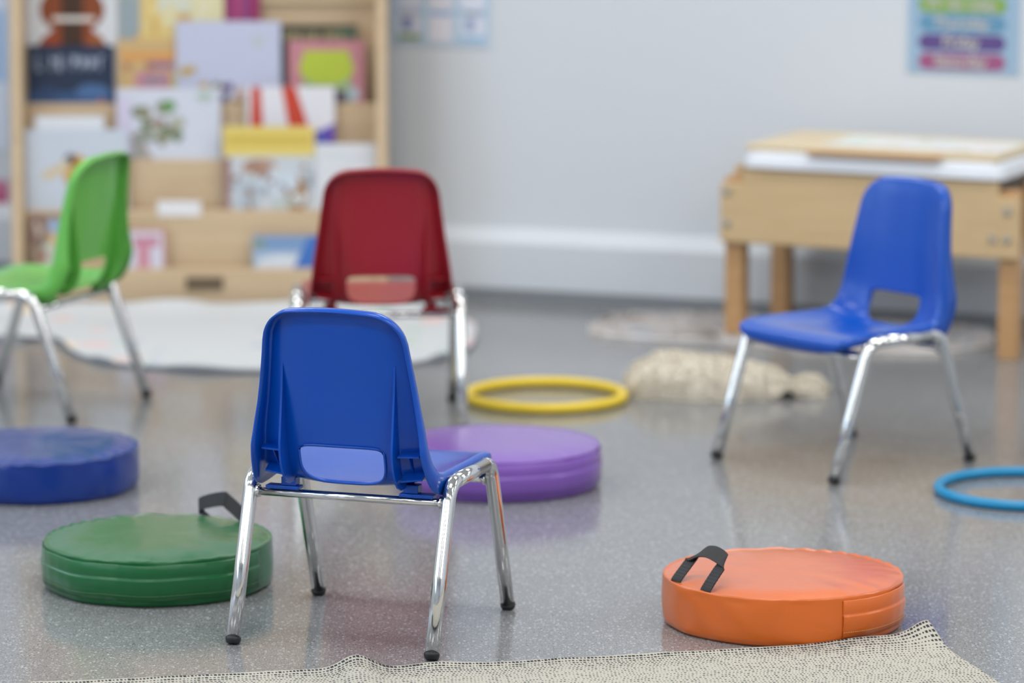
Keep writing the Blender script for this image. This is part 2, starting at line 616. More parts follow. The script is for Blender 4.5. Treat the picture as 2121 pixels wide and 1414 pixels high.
def rib_mb(sg):
    mb = MB()
    xr = 0.091
    s0, s1 = SJ - 0.034, sZ[0.43] + 0.010
    N = 26; fr = []; rr = []
    off = -0.0033
    for i in range(N + 1):
        s = s0 + (s1 - s0) * i / N
        p, nn = P3(xr, s)
        dmax = smooth_interp([(s0, 0.0), (s0 + .016, 0.010), (SJ - .005, 0.022), (SJ + .02, 0.030), (sZ[0.31], 0.030), (sZ[0.335], 0.024), (sZ[0.38], 0.013), (sZ[0.42], 0.004), (s1, 0.0)], s)
        a = p - Vector((0, nn.y, nn.z)) * 0.0018; c = p - Vector((0, nn.y, nn.z)) * (0.0020 + dmax + 0.0016)
        fr.append((a.y, a.z)); rr.append((c.y, c.z))
    for i in range(N):
        plate([fr[i], fr[i + 1], rr[i + 1], rr[i]], sg * xr - 0.0017, sg * xr + 0.0017, mb)
    # two cross webs and a little gusset between rib and outer flange
    for zt, s in ((0.300, sZ[0.31] - 0.006), (0.268, SJ + 0.004)):
        pa, na = P3(xr + .004, s); pb, nb = P3(0.128, s)
        d = 0.021
        vs = []
        for p, nn, dd in ((pa, na, d), (pb, nb, d + .006)):
            for o in (0.002, dd):
                for h in (-0.0013, 0.0013):
                    q = p - nn * o + Vector((0, 0, h)); q.x *= 1
                    vs.append((sg * q.x, q.y, q.z))
        mb.add(vs, [(0, 1, 3, 2), (4, 6, 7, 5), (0, 4, 5, 1), (2, 3, 7, 6), (0, 2, 6, 4), (1, 5, 7, 3)])
    p, nn = P3(0.110, sZ[0.31] - 0.006)
    q, nm = P3(0.110, SJ + 0.002)
    a = p - nn * 0.002; c = p - nn * 0.020; e = q - nm * 0.005
    plate([(a.y, a.z), (c.y, c.z), (e.y, e.z)], sg * 0.110 - 0.001, sg * 0.110 + 0.001, mb)
    return mb


RT = 0.0112


def fillet(a, b, c, r, n=26):
    a, b, c = Vector(a), Vector(b), Vector(c)
    u = (a - b).normalized(); v = (c - b).normalized()
    ang = u.angle(v); t = r / math.tan(ang / 2)
    p0 = b + u * t; p1 = b + v * t
    bis = (u + v).normalized(); cen = b + bis * (r / math.sin(ang / 2))
    out = []
    e0 = (p0 - cen); e1 = (p1 - cen); tot = e0.angle(e1)
    for i in range(n + 1):
        k = i / n
        out.append(cen + (e0 * math.sin((1 - k) * tot) + e1 * math.sin(k * tot)) / math.sin(tot))
    return out


def make_chair(center, front_deg, colour, label):
    t = empty('preschool_chair', (center[0], center[1], 0), R(front_deg - 90))
    tag(t, label, 'chair', 'small plastic shell chairs with chrome legs')
    pm = plastic('moulded_plastic', colour)
    for nm, me in (('seat', SEAT_ME), ('backrest', BACK_ME)):
        m = me.copy(); m.materials.clear(); m.materials.append(pm)
        o = bpy.data.objects.new(nm, m); COL.objects.link(o); o.parent = t; o.location = (.003, 0, 0)
        if nm == 'backrest': bk = o
        else: st = o
    for sg in (-1, 1):
        rib_mb(sg).build('stiffening_rib', pm, bk)
    XF, ZR, CY, FY = 0.162, 0.2544, 0.0935, 0.1786
    for sx in (-1, 1):
        for sy in (-1, 1):
            foot = Vector((sx * XF, sy * FY, 0.008)); top = Vector((sx * XF, sy * CY, ZR)); mid = Vector((sx * XF, 0, ZR))
            arc = fillet(foot, top, mid, 0.036)
            b = MB(); b.tube([foot] + [foot.lerp(arc[0], k) for k in (.5, .96)] + arc, RT, 28)
            lg = b.build('leg', M['chrome'], t)
            b = MB()
            ax = (top - foot).normalized()
            zs = [(-0.0078, .0040), (-0.0075, .0080), (-0.0055, .0108), (-0.0015, .0121), (0.0020, .0123), (0.0032, .0116)]
            b.tube([foot + ax * z for z, r in zs], [r for z, r in zs], 28)
            for v in range(len(b.v)):
                if b.v[v][2] < 0.0005: b.v[v] = (b.v[v][0], b.v[v][1], 0.0005)
            b.build('foot_cap', M['cap'], lg)
        a0 = fillet((sx * XF, -FY, .008), (sx * XF, -CY, ZR), (sx * XF, 0, ZR), 0.036)[-1]
        a1 = Vector((a0.x, -a0.y, a0.z))
        b = MB(); b.tube([a0, a0.lerp(a1, .5), a1], RT, 28); b.build('side_rail', M['chrome'], t)
    for sy in (-1, 1):
        yb, zb = sy * (CY + 0.008), 0.2260
        b = MB(); b.tube([(-XF + .009, yb, zb), (0, yb, zb), (XF - .009, yb, zb)], 0.0066, 20)
        for sx in (-1, 1):
            b.tube([(sx * (XF - .0125), yb + .0072 * math.cos(q * math.pi / 5), zb + .0072 * math.sin(q * math.pi / 5)) for q in range(10)],
                   [0.0022 + 0.0009 * ((q * 7) % 3) for q in range(10)], 8, closed=True)
        b.build('crossbar', M['chrome'], t)
        for sx in (-1, 1):
            b = MB(); x0, x1 = sorted((sx * 0.082, sx * 0.137))
            b.box(x0, x1, yb - .010, yb + .010, zb + .0070, zb + .0125)
            x0, x1 = sorted((sx * 0.088, sx * 0.112))
            b.box(x0, x1, yb - .007, yb + .012, zb + .0125, 0.252 if sy < 0 else 0.256)
            b.build('mounting_clip', pm, st, bevel=0.0012)
    return t


make_chair((-.2173, 5.9499), 71.3, lin((0, 74, 176)), 'blue plastic chair nearest the camera, seen from behind, between the green and purple cushions')
make_chair((.6333, 7.3251), 219.1, lin((0, 76, 176)), 'blue plastic chair turned toward the camera in front of the wooden table')
make_chair((-.2720, 7.7786), 94.0, lin((156, 32, 44)), 'dark red plastic chair seen from behind, standing in front of the bookshelf')
make_chair((-.9901, 7.9324), 157.7, lin((104, 182, 80)), 'bright green plastic chair facing left beside the round white rug')


# ------------------------------------------------------------------ cushions
def webbing():
    k = NT('black_webbing')
    tc = k.n('ShaderNodeTexCoord')
    wv = k.n('ShaderNodeTexWave', Scale=260.0, Distortion=0.4); wv.bands_direction = 'X'
    k.l(tc.outputs['UV'], wv.inputs['Vector'])
    k.b.inputs['Base Color'].default_value = (0.012, 0.012, 0.014, 1)
    k.b.inputs['Roughness'].default_value = 0.6
    n = k.n('ShaderNodeTexNoise', Scale=900.0); k.l(tc.outputs['Object'], n.inputs['Vector'])
    bp = k.n('ShaderNodeBump', Strength=0.5, Distance=0.001); k.l(n.outputs[0], bp.inputs['Height'])
    k.l(bp.outputs[0], k.b.inputs['Normal'])
    return k.m


M['webbing'] = webbing()


def strap(mb, pts, wdirs, w, th=0.0016):
    """ribbon through pts, width along wdirs, with fine ribs across it"""
    P = []; Wd = []
    n = len(pts); K = 14
    for i in range(n - 1):
        for k in range(K):
            t = k / K
            p0, p1, p2, p3 = [Vector(pts[max(0, min(n - 1, i + q))]) for q in (-1, 0, 1, 2)]
            P.append(0.5 * (2 * p1 + (p2 - p0) * t + (2 * p0 - 5 * p1 + 4 * p2 - p3) * t * t + (3 * p1 - p0 - 3 * p2 + p3) * t ** 3))
            Wd.append(Vector(wdirs[i]).lerp(Vector(wdirs[i + 1]), t).normalized())
    P.append(Vector(pts[-1])); Wd.append(Vector(wdirs[-1]).normalized())
    vs = []; fs = []
    for i in range(len(P)):
        T = (P[min(i + 1, len(P) - 1)] - P[max(0, i - 1)]).normalized()
        N = T.cross(Wd[i]).normalized()
        rib = 0.0003 if i % 2 else 0
        vs += [P[i] + Wd[i] * w / 2 + N * (th / 2 + rib), P[i] - Wd[i] * w / 2 + N * (th / 2 + rib), P[i] - Wd[i] * w / 2 - N * (th / 2 + rib), P[i] + Wd[i] * w / 2 - N * (th / 2 + rib)]
    for i in range(len(P) - 1):
        for k in range(4):
            m = (k + 1) % 4
            fs.append((4 * i + k, 4 * i + m, 4 * i + 4 + m, 4 * i + 4 + k))
    fs += [(0, 1, 2, 3), (len(vs) - 4, len(vs) - 1, len(vs) - 2, len(vs) - 3)]
    mb.add(vs, fs, 0, False)


def make_cushion(pos, colour, label, band_deg, band_half, handle_deg, seed, hpts=None, lump=1.0, thread=None, hsp=.2):
    """vinyl disc: cover, stitched zip band on part of the side, webbing handle; angles seen from above, -90 faces the camera"""
    t = empty('floor_cushion', (pos[0], pos[1], 0))
    tag(t, label, 'cushion', 'round vinyl floor cushions')
    m = vinyl('vinyl_cover', colour)
    RC, H = 0.19, 0.076
    NS = 168
    rnd = random.Random(seed)
    ph = [rnd.uniform(0, 6.28) for _ in range(8)]

    def rad(a):
        # flat facets where the cover pulls tight
        k = 9
        return RC * (1 - 0.006 * lump * (0.5 + 0.5 * math.cos(k * a + ph[0] + 0.8 * math.sin(2 * a + ph[1]))) + 0.004 * lump * math.sin(2 * a + ph[2]) + 0.002 * lump * math.sin(5 * a + ph[3]))

    rows = [(-1, 0.0), (0.955, 0.0), (0.985, 0.004), (0.995, 0.012), (1.000, 0.026), (1.002, 0.038), (1.000, 0.052), (0.996, 0.064), (0.992, 0.0705),
            (0.994, 0.0735), (0.990, 0.0762), (0.982, 0.0760), (0.976, 0.0748), (0.95, 0.0755), (0.90, 0.0775), (0.82, 0.080), (0.72, 0.0815), (0.6, 0.0825), (0.45, 0.083), (0.3, 0.083), (0.15, 0.083)]
    vs = []; fs = []
    for q, (f, z) in enumerate(rows):
        for i in range(NS):
            a = 2 * math.pi * i / NS
            r = rad(a) * (0.6 if f < 0 else f)
            x, y = r * math.cos(a), r * math.sin(a)
            zz = z
            if z > 0.073:
                k = min(1, (1 - f) / 0.12)
                zz += lump * k * 0.0022 * (noise.noise(Vector((x * 9, y * 9, seed))) + 0.6 * noise.noise(Vector((x * 24, y * 24, seed + 3))))
                pk = max(0, f - 0.6) / 0.4
                zz += lump * pk * 0.0011 * math.sin(31 * a + 5 * math.sin(3 * a + ph[4])) * (0.3 + 0.7 * max(0, math.sin(a + ph[5])))
            elif 0.003 < z < 0.072:
                dn = lump * 0.0022 * noise.noise(Vector((a * 3.2, z * 30 + a * 2, seed + 9)))
                x += dn * math.cos(a); y += dn * math.sin(a)
            vs.append((x, y, zz))
    for q in range(len(rows) - 1):
        for i in range(NS):
            j = (i + 1) % NS
            fs.append((q * NS + i, q * NS + j, (q + 1) * NS + j, (q + 1) * NS + i))
    fs.append(tuple(range(NS)))
    L = (len(rows) - 1) * NS
    vs.append((0, 0, 0.083)); fs += [(L + i, L + (i + 1) % NS, len(vs) - 1) for i in range(NS)]
    b = MB(); b.add(vs, fs, 0, True); b.build('cover', m, t)
    # zip band: a slightly proud flap with a folded upper edge, ending in vertical seams
    b = MB()
    A0, A1 = R(band_deg - band_half), R(band_deg + band_half)
    N = int((A1 - A0) / R(2.5)) + 1
    prof = [(-0.0005, 0.012), (0.0013, 0.0125), (0.0010, 0.0265), (0.0022, 0.030), (0.0030, 0.044), (0.0026, 0.0465), (0.0002, 0.0475), (0.0008, 0.050), (0.0008, 0.069), (-0.0005, 0.0705)]
    vs = []; fs = []
    for i in range(N + 1):
        a = A0 + (A1 - A0) * i / N
        for o, z in prof:
            r = rad(a) * 1.001 + o + 0.0007 + 0.0004 * math.sin(40 * a)
            vs.append((r * math.cos(a), r * math.sin(a), z + 0.0006 * math.sin(9 * a)))
    n = len(prof)
    for i in range(N):
        for k in range(n - 1): fs.append((i * n + k, (i + 1) * n + k, (i + 1) * n + k + 1, i * n + k + 1))
    b.add(vs, fs, 0, True)
    zb = b.build('zip_band', m, t)
    md = zb.modifiers.new('thickness', 'SOLIDIFY'); md.thickness = 0.0012; md.offset = -1
    if thread:
        b = MB(); NN = int((A1 - A0) * RC / 0.004)
        for zz in (0.0205,):
            for i in range(NN):
                a = A0 + (A1 - A0) * (i + .2) / NN; a2 = A0 + (A1 - A0) * (i + .8) / NN
                r = rad(a) * 1.001 + 0.0024
                b.tube([(r * math.cos(q), r * math.sin(q), zz + 0.0006 * math.sin(9 * q)) for q in (a, a2)], 0.00035, 5)
        b.build('stitching', thread, t)
    if handle_deg is not None:
        a = R(handle_deg); hw = hsp
        e0, e1 = a - hw, a + hw
        rr = 0.180
        p0 = Vector((rr * math.cos(e0), rr * math.sin(e0), 0.074)); p1 = Vector((rr * math.cos(e1), rr * math.sin(e1), 0.074))
        out = Vector((math.cos(a), math.sin(a), 0)); tn = Vector((-out.y, out.x, 0)); up = Vector((0, 0, 1))
        mid = (p0 + p1) / 2
        pts, wd = hpts(p0, p1, mid, out, tn, up)
        b = MB(); strap(b, pts, wd, 0.025); b.build('handle', M['webbing'], t)
    return t


def h_orange(p0, p1, mid, out, tn, up):
    inn = -out
    b0 = p0 + inn * .030 + up * .037; b1 = p1 + inn * .032 + up * .045
    c0 = b0 + up * .003 + tn * .006 + inn * .002; c1 = b1 + up * .001 - tn * .002 + inn * .003
    pts = [p0, p0 + up * .006 + inn * .001, p0.lerp(b0, .85), b0, c0, c0.lerp(c1, .25) + up * .008, c0.lerp(c1, .5) + up * .010, c0.lerp(c1, .75) + up * .007, c1, b1 - up * .004, p1.lerp(b1, .75), p1 + up * .006 + inn * .001, p1]
    f = up * .65 + inn * .9
    return pts, [tn, tn, tn, tn + f * .7, f + tn * .3, f, f, f, f - tn * .3, -tn + f * .7, -tn, -tn, -tn]


def h_green(p0, p1, mid, out, tn, up):
    pts = [p0, p0 + up * .004 + tn * .002, p0 + up * .018 + tn * .016, p0 + up * .032 + tn * .040, p0 + up * .036 + tn * .052, p1 + up * .026 + tn * .012, p1 + up * .016 + tn * .026, p1 + up * .004 + tn * .004, p1]
    f = up * 1.2 + out * .5
    wd = [tn, tn * .6 + f, f, f, f, f, f + tn * .5, tn + f * .3, tn]
    return pts, wd


po = fl(1621, 1284); pg = fl(328.5, 1206); pp = fl(1031, 1001); pb = fl(77, 1006)
THR = mat('pale_thread', lin((222, 190, 120)), 0.7)
THG = mat('green_thread', lin((120, 150, 110)), 0.7)
make_cushion(po, lin((209, 102, 36)), 'orange round vinyl cushion with a black handle at the edge of the woven rug', -38, 27, -148, 3, h_orange, 1.0, THR, .225)
make_cushion(pg, lin((20, 96, 50)), 'green round vinyl cushion with a black handle, left of the nearest chair', -112, 88, 53, 5, h_green, 1.4, THG, .22)
make_cushion(pp, lin((124, 84, 172)), 'purple round vinyl cushion on the floor behind the nearest blue chair', -60, 80, None, 8, None, 0.6)
make_cushion(pb, lin((8, 48, 128)), 'dark blue round vinyl cushion at the left, beyond the green cushion', 170, 60, None, 12, None, 1.6)


# ------------------------------------------------------------------ hoops
def hoop(pos, colour, label, r=0.1615, rt=0.0112):
    b = MB()
    N = 120
    b.tube([(r * math.cos(2 * math.pi * i / N), r * math.sin(2 * math.pi * i / N), rt) for i in range(N)], rt, 18, closed=True)
    o = b.build('hoop', mat('hoop_plastic', colour, 0.35), None)
    o.location = (pos[0], pos[1], 0)
    tag(o, label, 'hoop', 'small plastic hoops on the floor')


p = fl(1130, 829); hoop(p, lin((232, 200, 48)), 'yellow plastic hoop on the floor beside the cream sheepskin')
p = fl(2127, 1022); hoop(p, lin((10, 134, 184)), 'blue plastic hoop on the floor at the right edge, cut off by the frame', 0.1615, 0.0092)


# ------------------------------------------------------------------ woven rug in the foreground
def rug_mat():
    k = NT('open_weave_cotton')
    tc = k.n('ShaderNodeTexCoord')
    sp = k.n('ShaderNodeSeparateXYZ'); k.l(tc.outputs['UV'], sp.inputs[0])
    wob = k.n('ShaderNodeTexNoise', Scale=7.0, Detail=2.0); k.l(tc.outputs['UV'], wob.inputs['Vector'])
    U = k.math('MULTIPLY', k.math('ADD', sp.outputs[0], k.math('MULTIPLY', wob.outputs[0], 0.012)), 1 / 0.0056)
    V = k.math('MULTIPLY', k.math('ADD', sp.outputs[1], k.math('MULTIPLY', wob.outputs[0], 0.02)), 1 / 0.0098)
    row = k.math('FLOOR', V)
    wr = k.n('ShaderNodeTexWhiteNoise'); wr.noise_dimensions = '1D'; k.l(row, wr.inputs['W'])
    zig = k.math('ADD', k.math('PINGPONG', k.math('MULTIPLY', row, 0.34), 1.4), k.math('MULTIPLY', wr.outputs[0], 0.22))
    uu = k.math('FRACT', k.math('ADD', U, zig)); vv = k.math('FRACT', V)
    du = k.math('ABSOLUTE', k.math('SUBTRACT', uu, 0.5)); dv = k.math('ABSOLUTE', k.math('SUBTRACT', vv, 0.5))
    wn = k.n('ShaderNodeTexWhiteNoise'); wn.noise_dimensions = '2D'
    cb = k.n('ShaderNodeCombineXYZ'); k.l(k.math('FLOOR', k.math('ADD', U, zig)), cb.inputs[0]); k.l(row, cb.inputs[1])
    k.l(cb.outputs[0], wn.inputs['Vector'])
    big = k.n('ShaderNodeTexNoise', Scale=3.0, Detail=2.0); k.l(tc.outputs['UV'], big.inputs['Vector'])
    edge = k.math('SUBTRACT', 1.0, k.math('MULTIPLY', sp.outputs[1], 14.0), True)      # more open near the hem
    op = k.math('ADD', k.math('MULTIPLY', wn.outputs[0], 0.20), k.math('ADD', k.math('MULTIPLY', big.outputs[0], 0.22), k.math('MULTIPLY', edge, 0.13)))
    f = k.math('MULTIPLY', k.math('LESS_THAN', du, k.math('MULTIPLY', op, 1.0)), k.math('LESS_THAN', dv, k.math('MULTIPLY', op, 0.75)))
    n = k.n('ShaderNodeTexNoise', Scale=500.0, Detail=2.0); k.l(tc.outputs['UV'], n.inputs['Vector'])
    cream = k.mix(n.outputs[0], lin((164, 160, 148)), lin((192, 189, 178)))
    k.l(k.mix(f, cream, lin((58, 58, 62))), k.b.inputs['Base Color'])
    k.b.inputs['Roughness'].default_value = 0.95
    k.b.inputs['Specular IOR Level'].default_value = 0.1
    h = k.math('SUBTRACT', 1.0, f)
    bp = k.n('ShaderNodeBump', Strength=0.6, Distance=0.0015); k.l(h, bp.inputs['Height']); k.l(bp.outputs[0], k.b.inputs['Normal'])
    return k.m


def grid_uv(o, uvs, nx):
    uvl = o.data.uv_layers.new(name='UVMap')
    for lp in o.data.loops: uvl.data[lp.index].uv = uvs[lp.vertex_index]


cor = fl(1930, 1326)                          # far right corner
e1 = fl(1600, 1347); e0 = fl(300, 1412)
back = [fl(60, 1421), e0, fl(560, 1397), fl(700, 1392), fl(800, 1390), fl(960, 1383), fl(1300, 1363), e1, fl(1800, 1334), cor]
rd = fl(2065, 1414) - cor                     # right-hand edge
rd.z = 0; rd = rd.normalized()
NX, NY = 420, 90
LEN = (cor - back[0]).length
vs = []; uvs = []
cum = [0]
for i in range(1, len(back)): cum.append(cum[-1] + (back[i] - back[i - 1]).length)


def back_pt(s):
    for i in range(len(back) - 1):
        if s <= cum[i + 1] + 1e-9:
            return back[i].lerp(back[i + 1], (s - cum[i]) / (cum[i + 1] - cum[i]))
    return back[-1]


xb = fl(738, 1392).x
for j in range(NY + 1):
    for i in range(NX + 1):
        s = cum[-1] * i / NX; p = back_pt(s)
        d = 0.55 * (j / NY) ** 1.3
        q = p + rd * d
        z = 0.0012 + 0.0012 * noise.noise(Vector((q.x * 9, q.y * 9, 1)))
        # wave in the hem beside the nearest chair
        w = q.x - (xb + 0.10 * d)
        z += 0.020 * math.exp(-(w / 0.030) ** 2) * math.exp(-d / 0.20)
        z += 0.005 * math.exp(-((w - .12) / 0.05) ** 2) * math.exp(-d / 0.2)
        # hem curl along the far side
        z += 0.0035 * math.exp(-d / 0.012)
        # corner standing up
        c = (cor - q); c.z = 0
        z += 0.024 * math.exp(-(c.length / 0.042) ** 2) + 0.006 * math.exp(-((q - (cor + rd * .03 - Vector((.1, 0, 0)))).length / .07) ** 2)
        q = Vector((q.x, q.y, max(0.0012, z)))
        if c.length < 0.07: q += Vector((-0.006, 0.004, 0)) * math.exp(-(c.length / 0.03) ** 2)
        vs.append(q); uvs.append((s, d))
fs = [(j * (NX + 1) + i, j * (NX + 1) + i + 1, (j + 1) * (NX + 1) + i + 1, (j + 1) * (NX + 1) + i) for j in range(NY) for i in range(NX)]
b = MB(); b.add(vs, fs, 0, True)
rug = b.build('woven_rug', rug_mat(), None, recalc=False)
if rug.data.polygons[0].normal.z < 0:
    rug.data.flip_normals()
grid_uv(rug, uvs, NX)
md = rug.modifiers.new('thickness', 'SOLIDIFY'); md.thickness = 0.0022; md.offset = 1
tag(rug, 'cream open weave rug with dark slits and one lifted corner, in the foreground', 'rug')


# ------------------------------------------------------------------ round white printed rug
def print_rug_mat():
    k = NT('white_printed_cotton')
    tc = k.n('ShaderNodeTexCoord'); P = tc.outputs['Object']
    c = k.mix(0.0, lin((200, 203, 205)), (1, 1, 1))
    for sc_, thr, sz, col in ((9, .62, .34, lin((232, 186, 182))), (12, .7, .3, lin((176, 196, 180))), (7, .72, .26, lin((236, 212, 176))), (14, .72, .3, lin((168, 176, 196)))):
        v = k.n('ShaderNodeTexVoronoi', Scale=sc_); k.l(P, v.inputs['Vector'])
        s2 = k.n('ShaderNodeSeparateColor'); k.l(v.outputs['Color'], s2.inputs[0])
        f = k.math('MULTIPLY', k.math('LESS_THAN', v.outputs['Distance'], sz), k.math('GREATER_THAN', s2.outputs[0], thr))
        c = k.mix(k.math('MULTIPLY', f, 0.75), c, col)
    k.l(c, k.b.inputs['Base Color']); k.b.inputs['Roughness'].default_value = 0.9
    return k.m


outl = [(-95, 655), (-60, 690), (-10, 704), (40, 706), (85, 698), (112, 704), (135, 722), (175, 744), (240, 757), (330, 765), (420, 771), (520, 772), (640, 770), (760, 765), (860, 755), (930, 742), (975, 722), (985, 690), (965, 668), (910, 654), (830, 647), (740, 646), (600, 646), (480, 646), (360, 646), (240, 646), (130, 648), (30, 650), (-50, 652)]
OL = [fl(x, y) for x, y in outl]
cen = sum(OL, Vector()) / len(OL)


def cr_closed(P, K):
    n = len(P); out = []
    for i in range(n):
        p0, p1, p2, p3 = P[i - 1], P[i], P[(i + 1) % n], P[(i + 2) % n]
        for k in range(K):
            t = k / K
            out.append(0.5 * (2 * p1 + (p2 - p0) * t + (2 * p0 - 5 * p1 + 4 * p2 - p3) * t * t + (3 * p1 - p0 - 3 * p2 + p3) * t ** 3))
    return out


OL = cr_closed(OL, 8); n = len(OL)
b = MB(); vs = []; fs = []
rings = [0.0, .3, .6, .8, .9, .95, .98, 1.0]
for f in rings[1:]:
    for i, p in enumerate(OL):
        q = cen.lerp(p, f)
        ed = max(0, (f - .85) / .15)
        z = 0.004 + 0.012 * ed * (0.4 + 0.6 * max(0, math.sin(i * 0.33 + 1.2 * math.sin(i * .11)))) + 0.002 * noise.noise(Vector((q.x * 8, q.y * 8, 0)))
        if p.y > cen.y + .25: z += 0.016 * ed * (0.85 + 0.15 * math.sin(i * .5))
        vs.append((q.x, q.y, z))
for r_ in range(len(rings) - 2):
    for i in range(n):
        j = (i + 1) % n
        fs.append((r_ * n + i, r_ * n + j, (r_ + 1) * n + j, (r_ + 1) * n + i))
vs.append((cen.x, cen.y, 0.004)); fs += [((i + 1) % n, i, len(vs) - 1) for i in range(n)]
b.add(vs, fs, 0, True)
wr = empty('round_rug', (cen.x, cen.y, 0)); wr['label'] = 'large round white rug with pale pastel print in front of the bookshelf'; wr['category'] = 'rug'
for i in range(len(b.v)): b.v[i] = (b.v[i][0] - cen.x, b.v[i][1] - cen.y, b.v[i][2])
o = b.build('rug_top', print_rug_mat(), wr)
b2 = MB(); vs = []
L0 = (len(rings) - 2) * n
for i in range(n):
    x, y, z = b.v[L0 + i]; vs += [(x, y, z), (x * 1.004, y * 1.01, max(.0015, z * .45)), (x * .995, y * .99, 0.0008)]
fs = []
for i in range(n):
    j = (i + 1) % n
    for k in (0, 1): fs.append((3 * i + k, 3 * j + k, 3 * j + k + 1, 3 * i + k + 1))
b2.add(vs, fs, 0, True); b2.build('rug_binding', mat('grey_binding', lin((158, 163, 172)), 0.9), wr)
tag(wr, None, None)


# ------------------------------------------------------------------ shaggy things: sheepskin and fringed rug
def tufts(mb, pts, length, width, droop, rnd, mi=0, nmi=1):
    for p, nn in pts:
        a = rnd.uniform(0, 6.28)
        side = Vector((math.cos(a), math.sin(a), 0)) * width
        d = (nn + Vector((rnd.uniform(-.8, .8), rnd.uniform(-.8, .8), rnd.uniform(-.3, .3)))).normalized()
        l = length * rnd.uniform(.6, 1.25)
        m1 = p + d * l * .55; e = p + d * l + Vector((0, 0, -droop * l))
        if e.z < 0.001: e.z = 0.001
        if m1.z < 0.001: m1.z = 0.001
        mb.add([p - side, p + side, m1 + side * .8, e, m1 - side * .8], [(0, 1, 2, 3, 4)], rnd.randrange(nmi) + mi, False)


def sheepskin():
    A, B = fl(1292, 834), fl(1716, 838)
    ax = (B - A); ax.z = 0; L = ax.length; ax.normalize(); dp = Vector((-ax.y, ax.x, 0))
    t = empty('sheepskin_rug', (A + B) / 2)
    org = (A + B) / 2
    rnd = random.Random(4)
    HT = [(0, .030), (.05, .058), (.12, .076), (.20, .085), (.30, .083), (.42, .078), (.55, .068), (.66, .062), (.74, .050), (.80, .034), (.84, .030), (.90, .038), (.96, .032), (1, .014)]
    DP = [(0, .07), (.1, .15), (.3, .20), (.6, .19), (.78, .14), (.82, .11), (.9, .12), (1, .06)]
    NI, NJ = 90, 26
    vs = []; nr = []
    for i in range(NI + 1):
        u = i / NI
        h = smooth_interp(HT, u); w = smooth_interp(DP, u)
        lift = 0.020 * math.exp(-((u - .80) / .035) ** 2)
        for j in range(NJ + 1):
            a = math.pi * j / NJ
            y = 0.125 - math.cos(a) * w * .5; z = max(0, math.sin(a)) ** .75 * h
            if j in (0, NJ): z = 0.001
            nv = noise.noise(Vector((u * 14, a * 2.2, 5)))
            z = max(0.001, z + 0.005 * nv * math.sin(a)) + (lift * (1 - z / .1) if j < 6 else 0)
            y += -0.012 * noise.noise(Vector((u * 9, 3, a)))
            p = ax * (u * L - L / 2) + dp * y; p.z = z
            vs.append(p); nr.append((dp * -math.cos(a) + Vector((0, 0, math.sin(a)))).normalized())
    fs = [(i * (NJ + 1) + j, i * (NJ + 1) + j + 1, (i + 1) * (NJ + 1) + j + 1, (i + 1) * (NJ + 1) + j) for i in range(NI) for j in range(NJ)]
    w0 = mat('sheep_wool', lin((218, 210, 194)), 1.0, var=0.05, scale=30, bump=.5, bscale=60)
    w1 = mat('sheep_wool_light', lin((226, 220, 206)), 1.0)
    hide = MB(); hide.add(vs, fs, 0, True); hide.build('hide', w0, t)
    mb = MB(); pts = []
    for _ in range(5200):
        k = rnd.randrange(len(vs)); p = Vector(vs[k]) + ax * rnd.uniform(-.004, .004) + dp * rnd.uniform(-.004, .004)
        pts.append((p, nr[k]))
    tufts(mb, pts, 0.009, 0.0022, 0.4, rnd, 0, 2)
    f = mb.build('fleece', [w0, w1], t, recalc=False); f['kind'] = 'stuff'
    tag(t, 'cream sheepskin rug crumpled into a long low heap beside the yellow hoop', 'sheepskin')


sheepskin()


def near_leg(w, r):
    f0, f1 = fl(1518, 703), fl(2084, 745)
    u = (f1 - f0); u.z = 0; u.normalize(); v = Vector((-u.y, u.x, 0))
    return any(math.hypot(w.x - p.x, w.y - p.y) < r for p in (f0 + v * .021, f0 + v * .301, f1 + v * .021, f1 + v * .301))


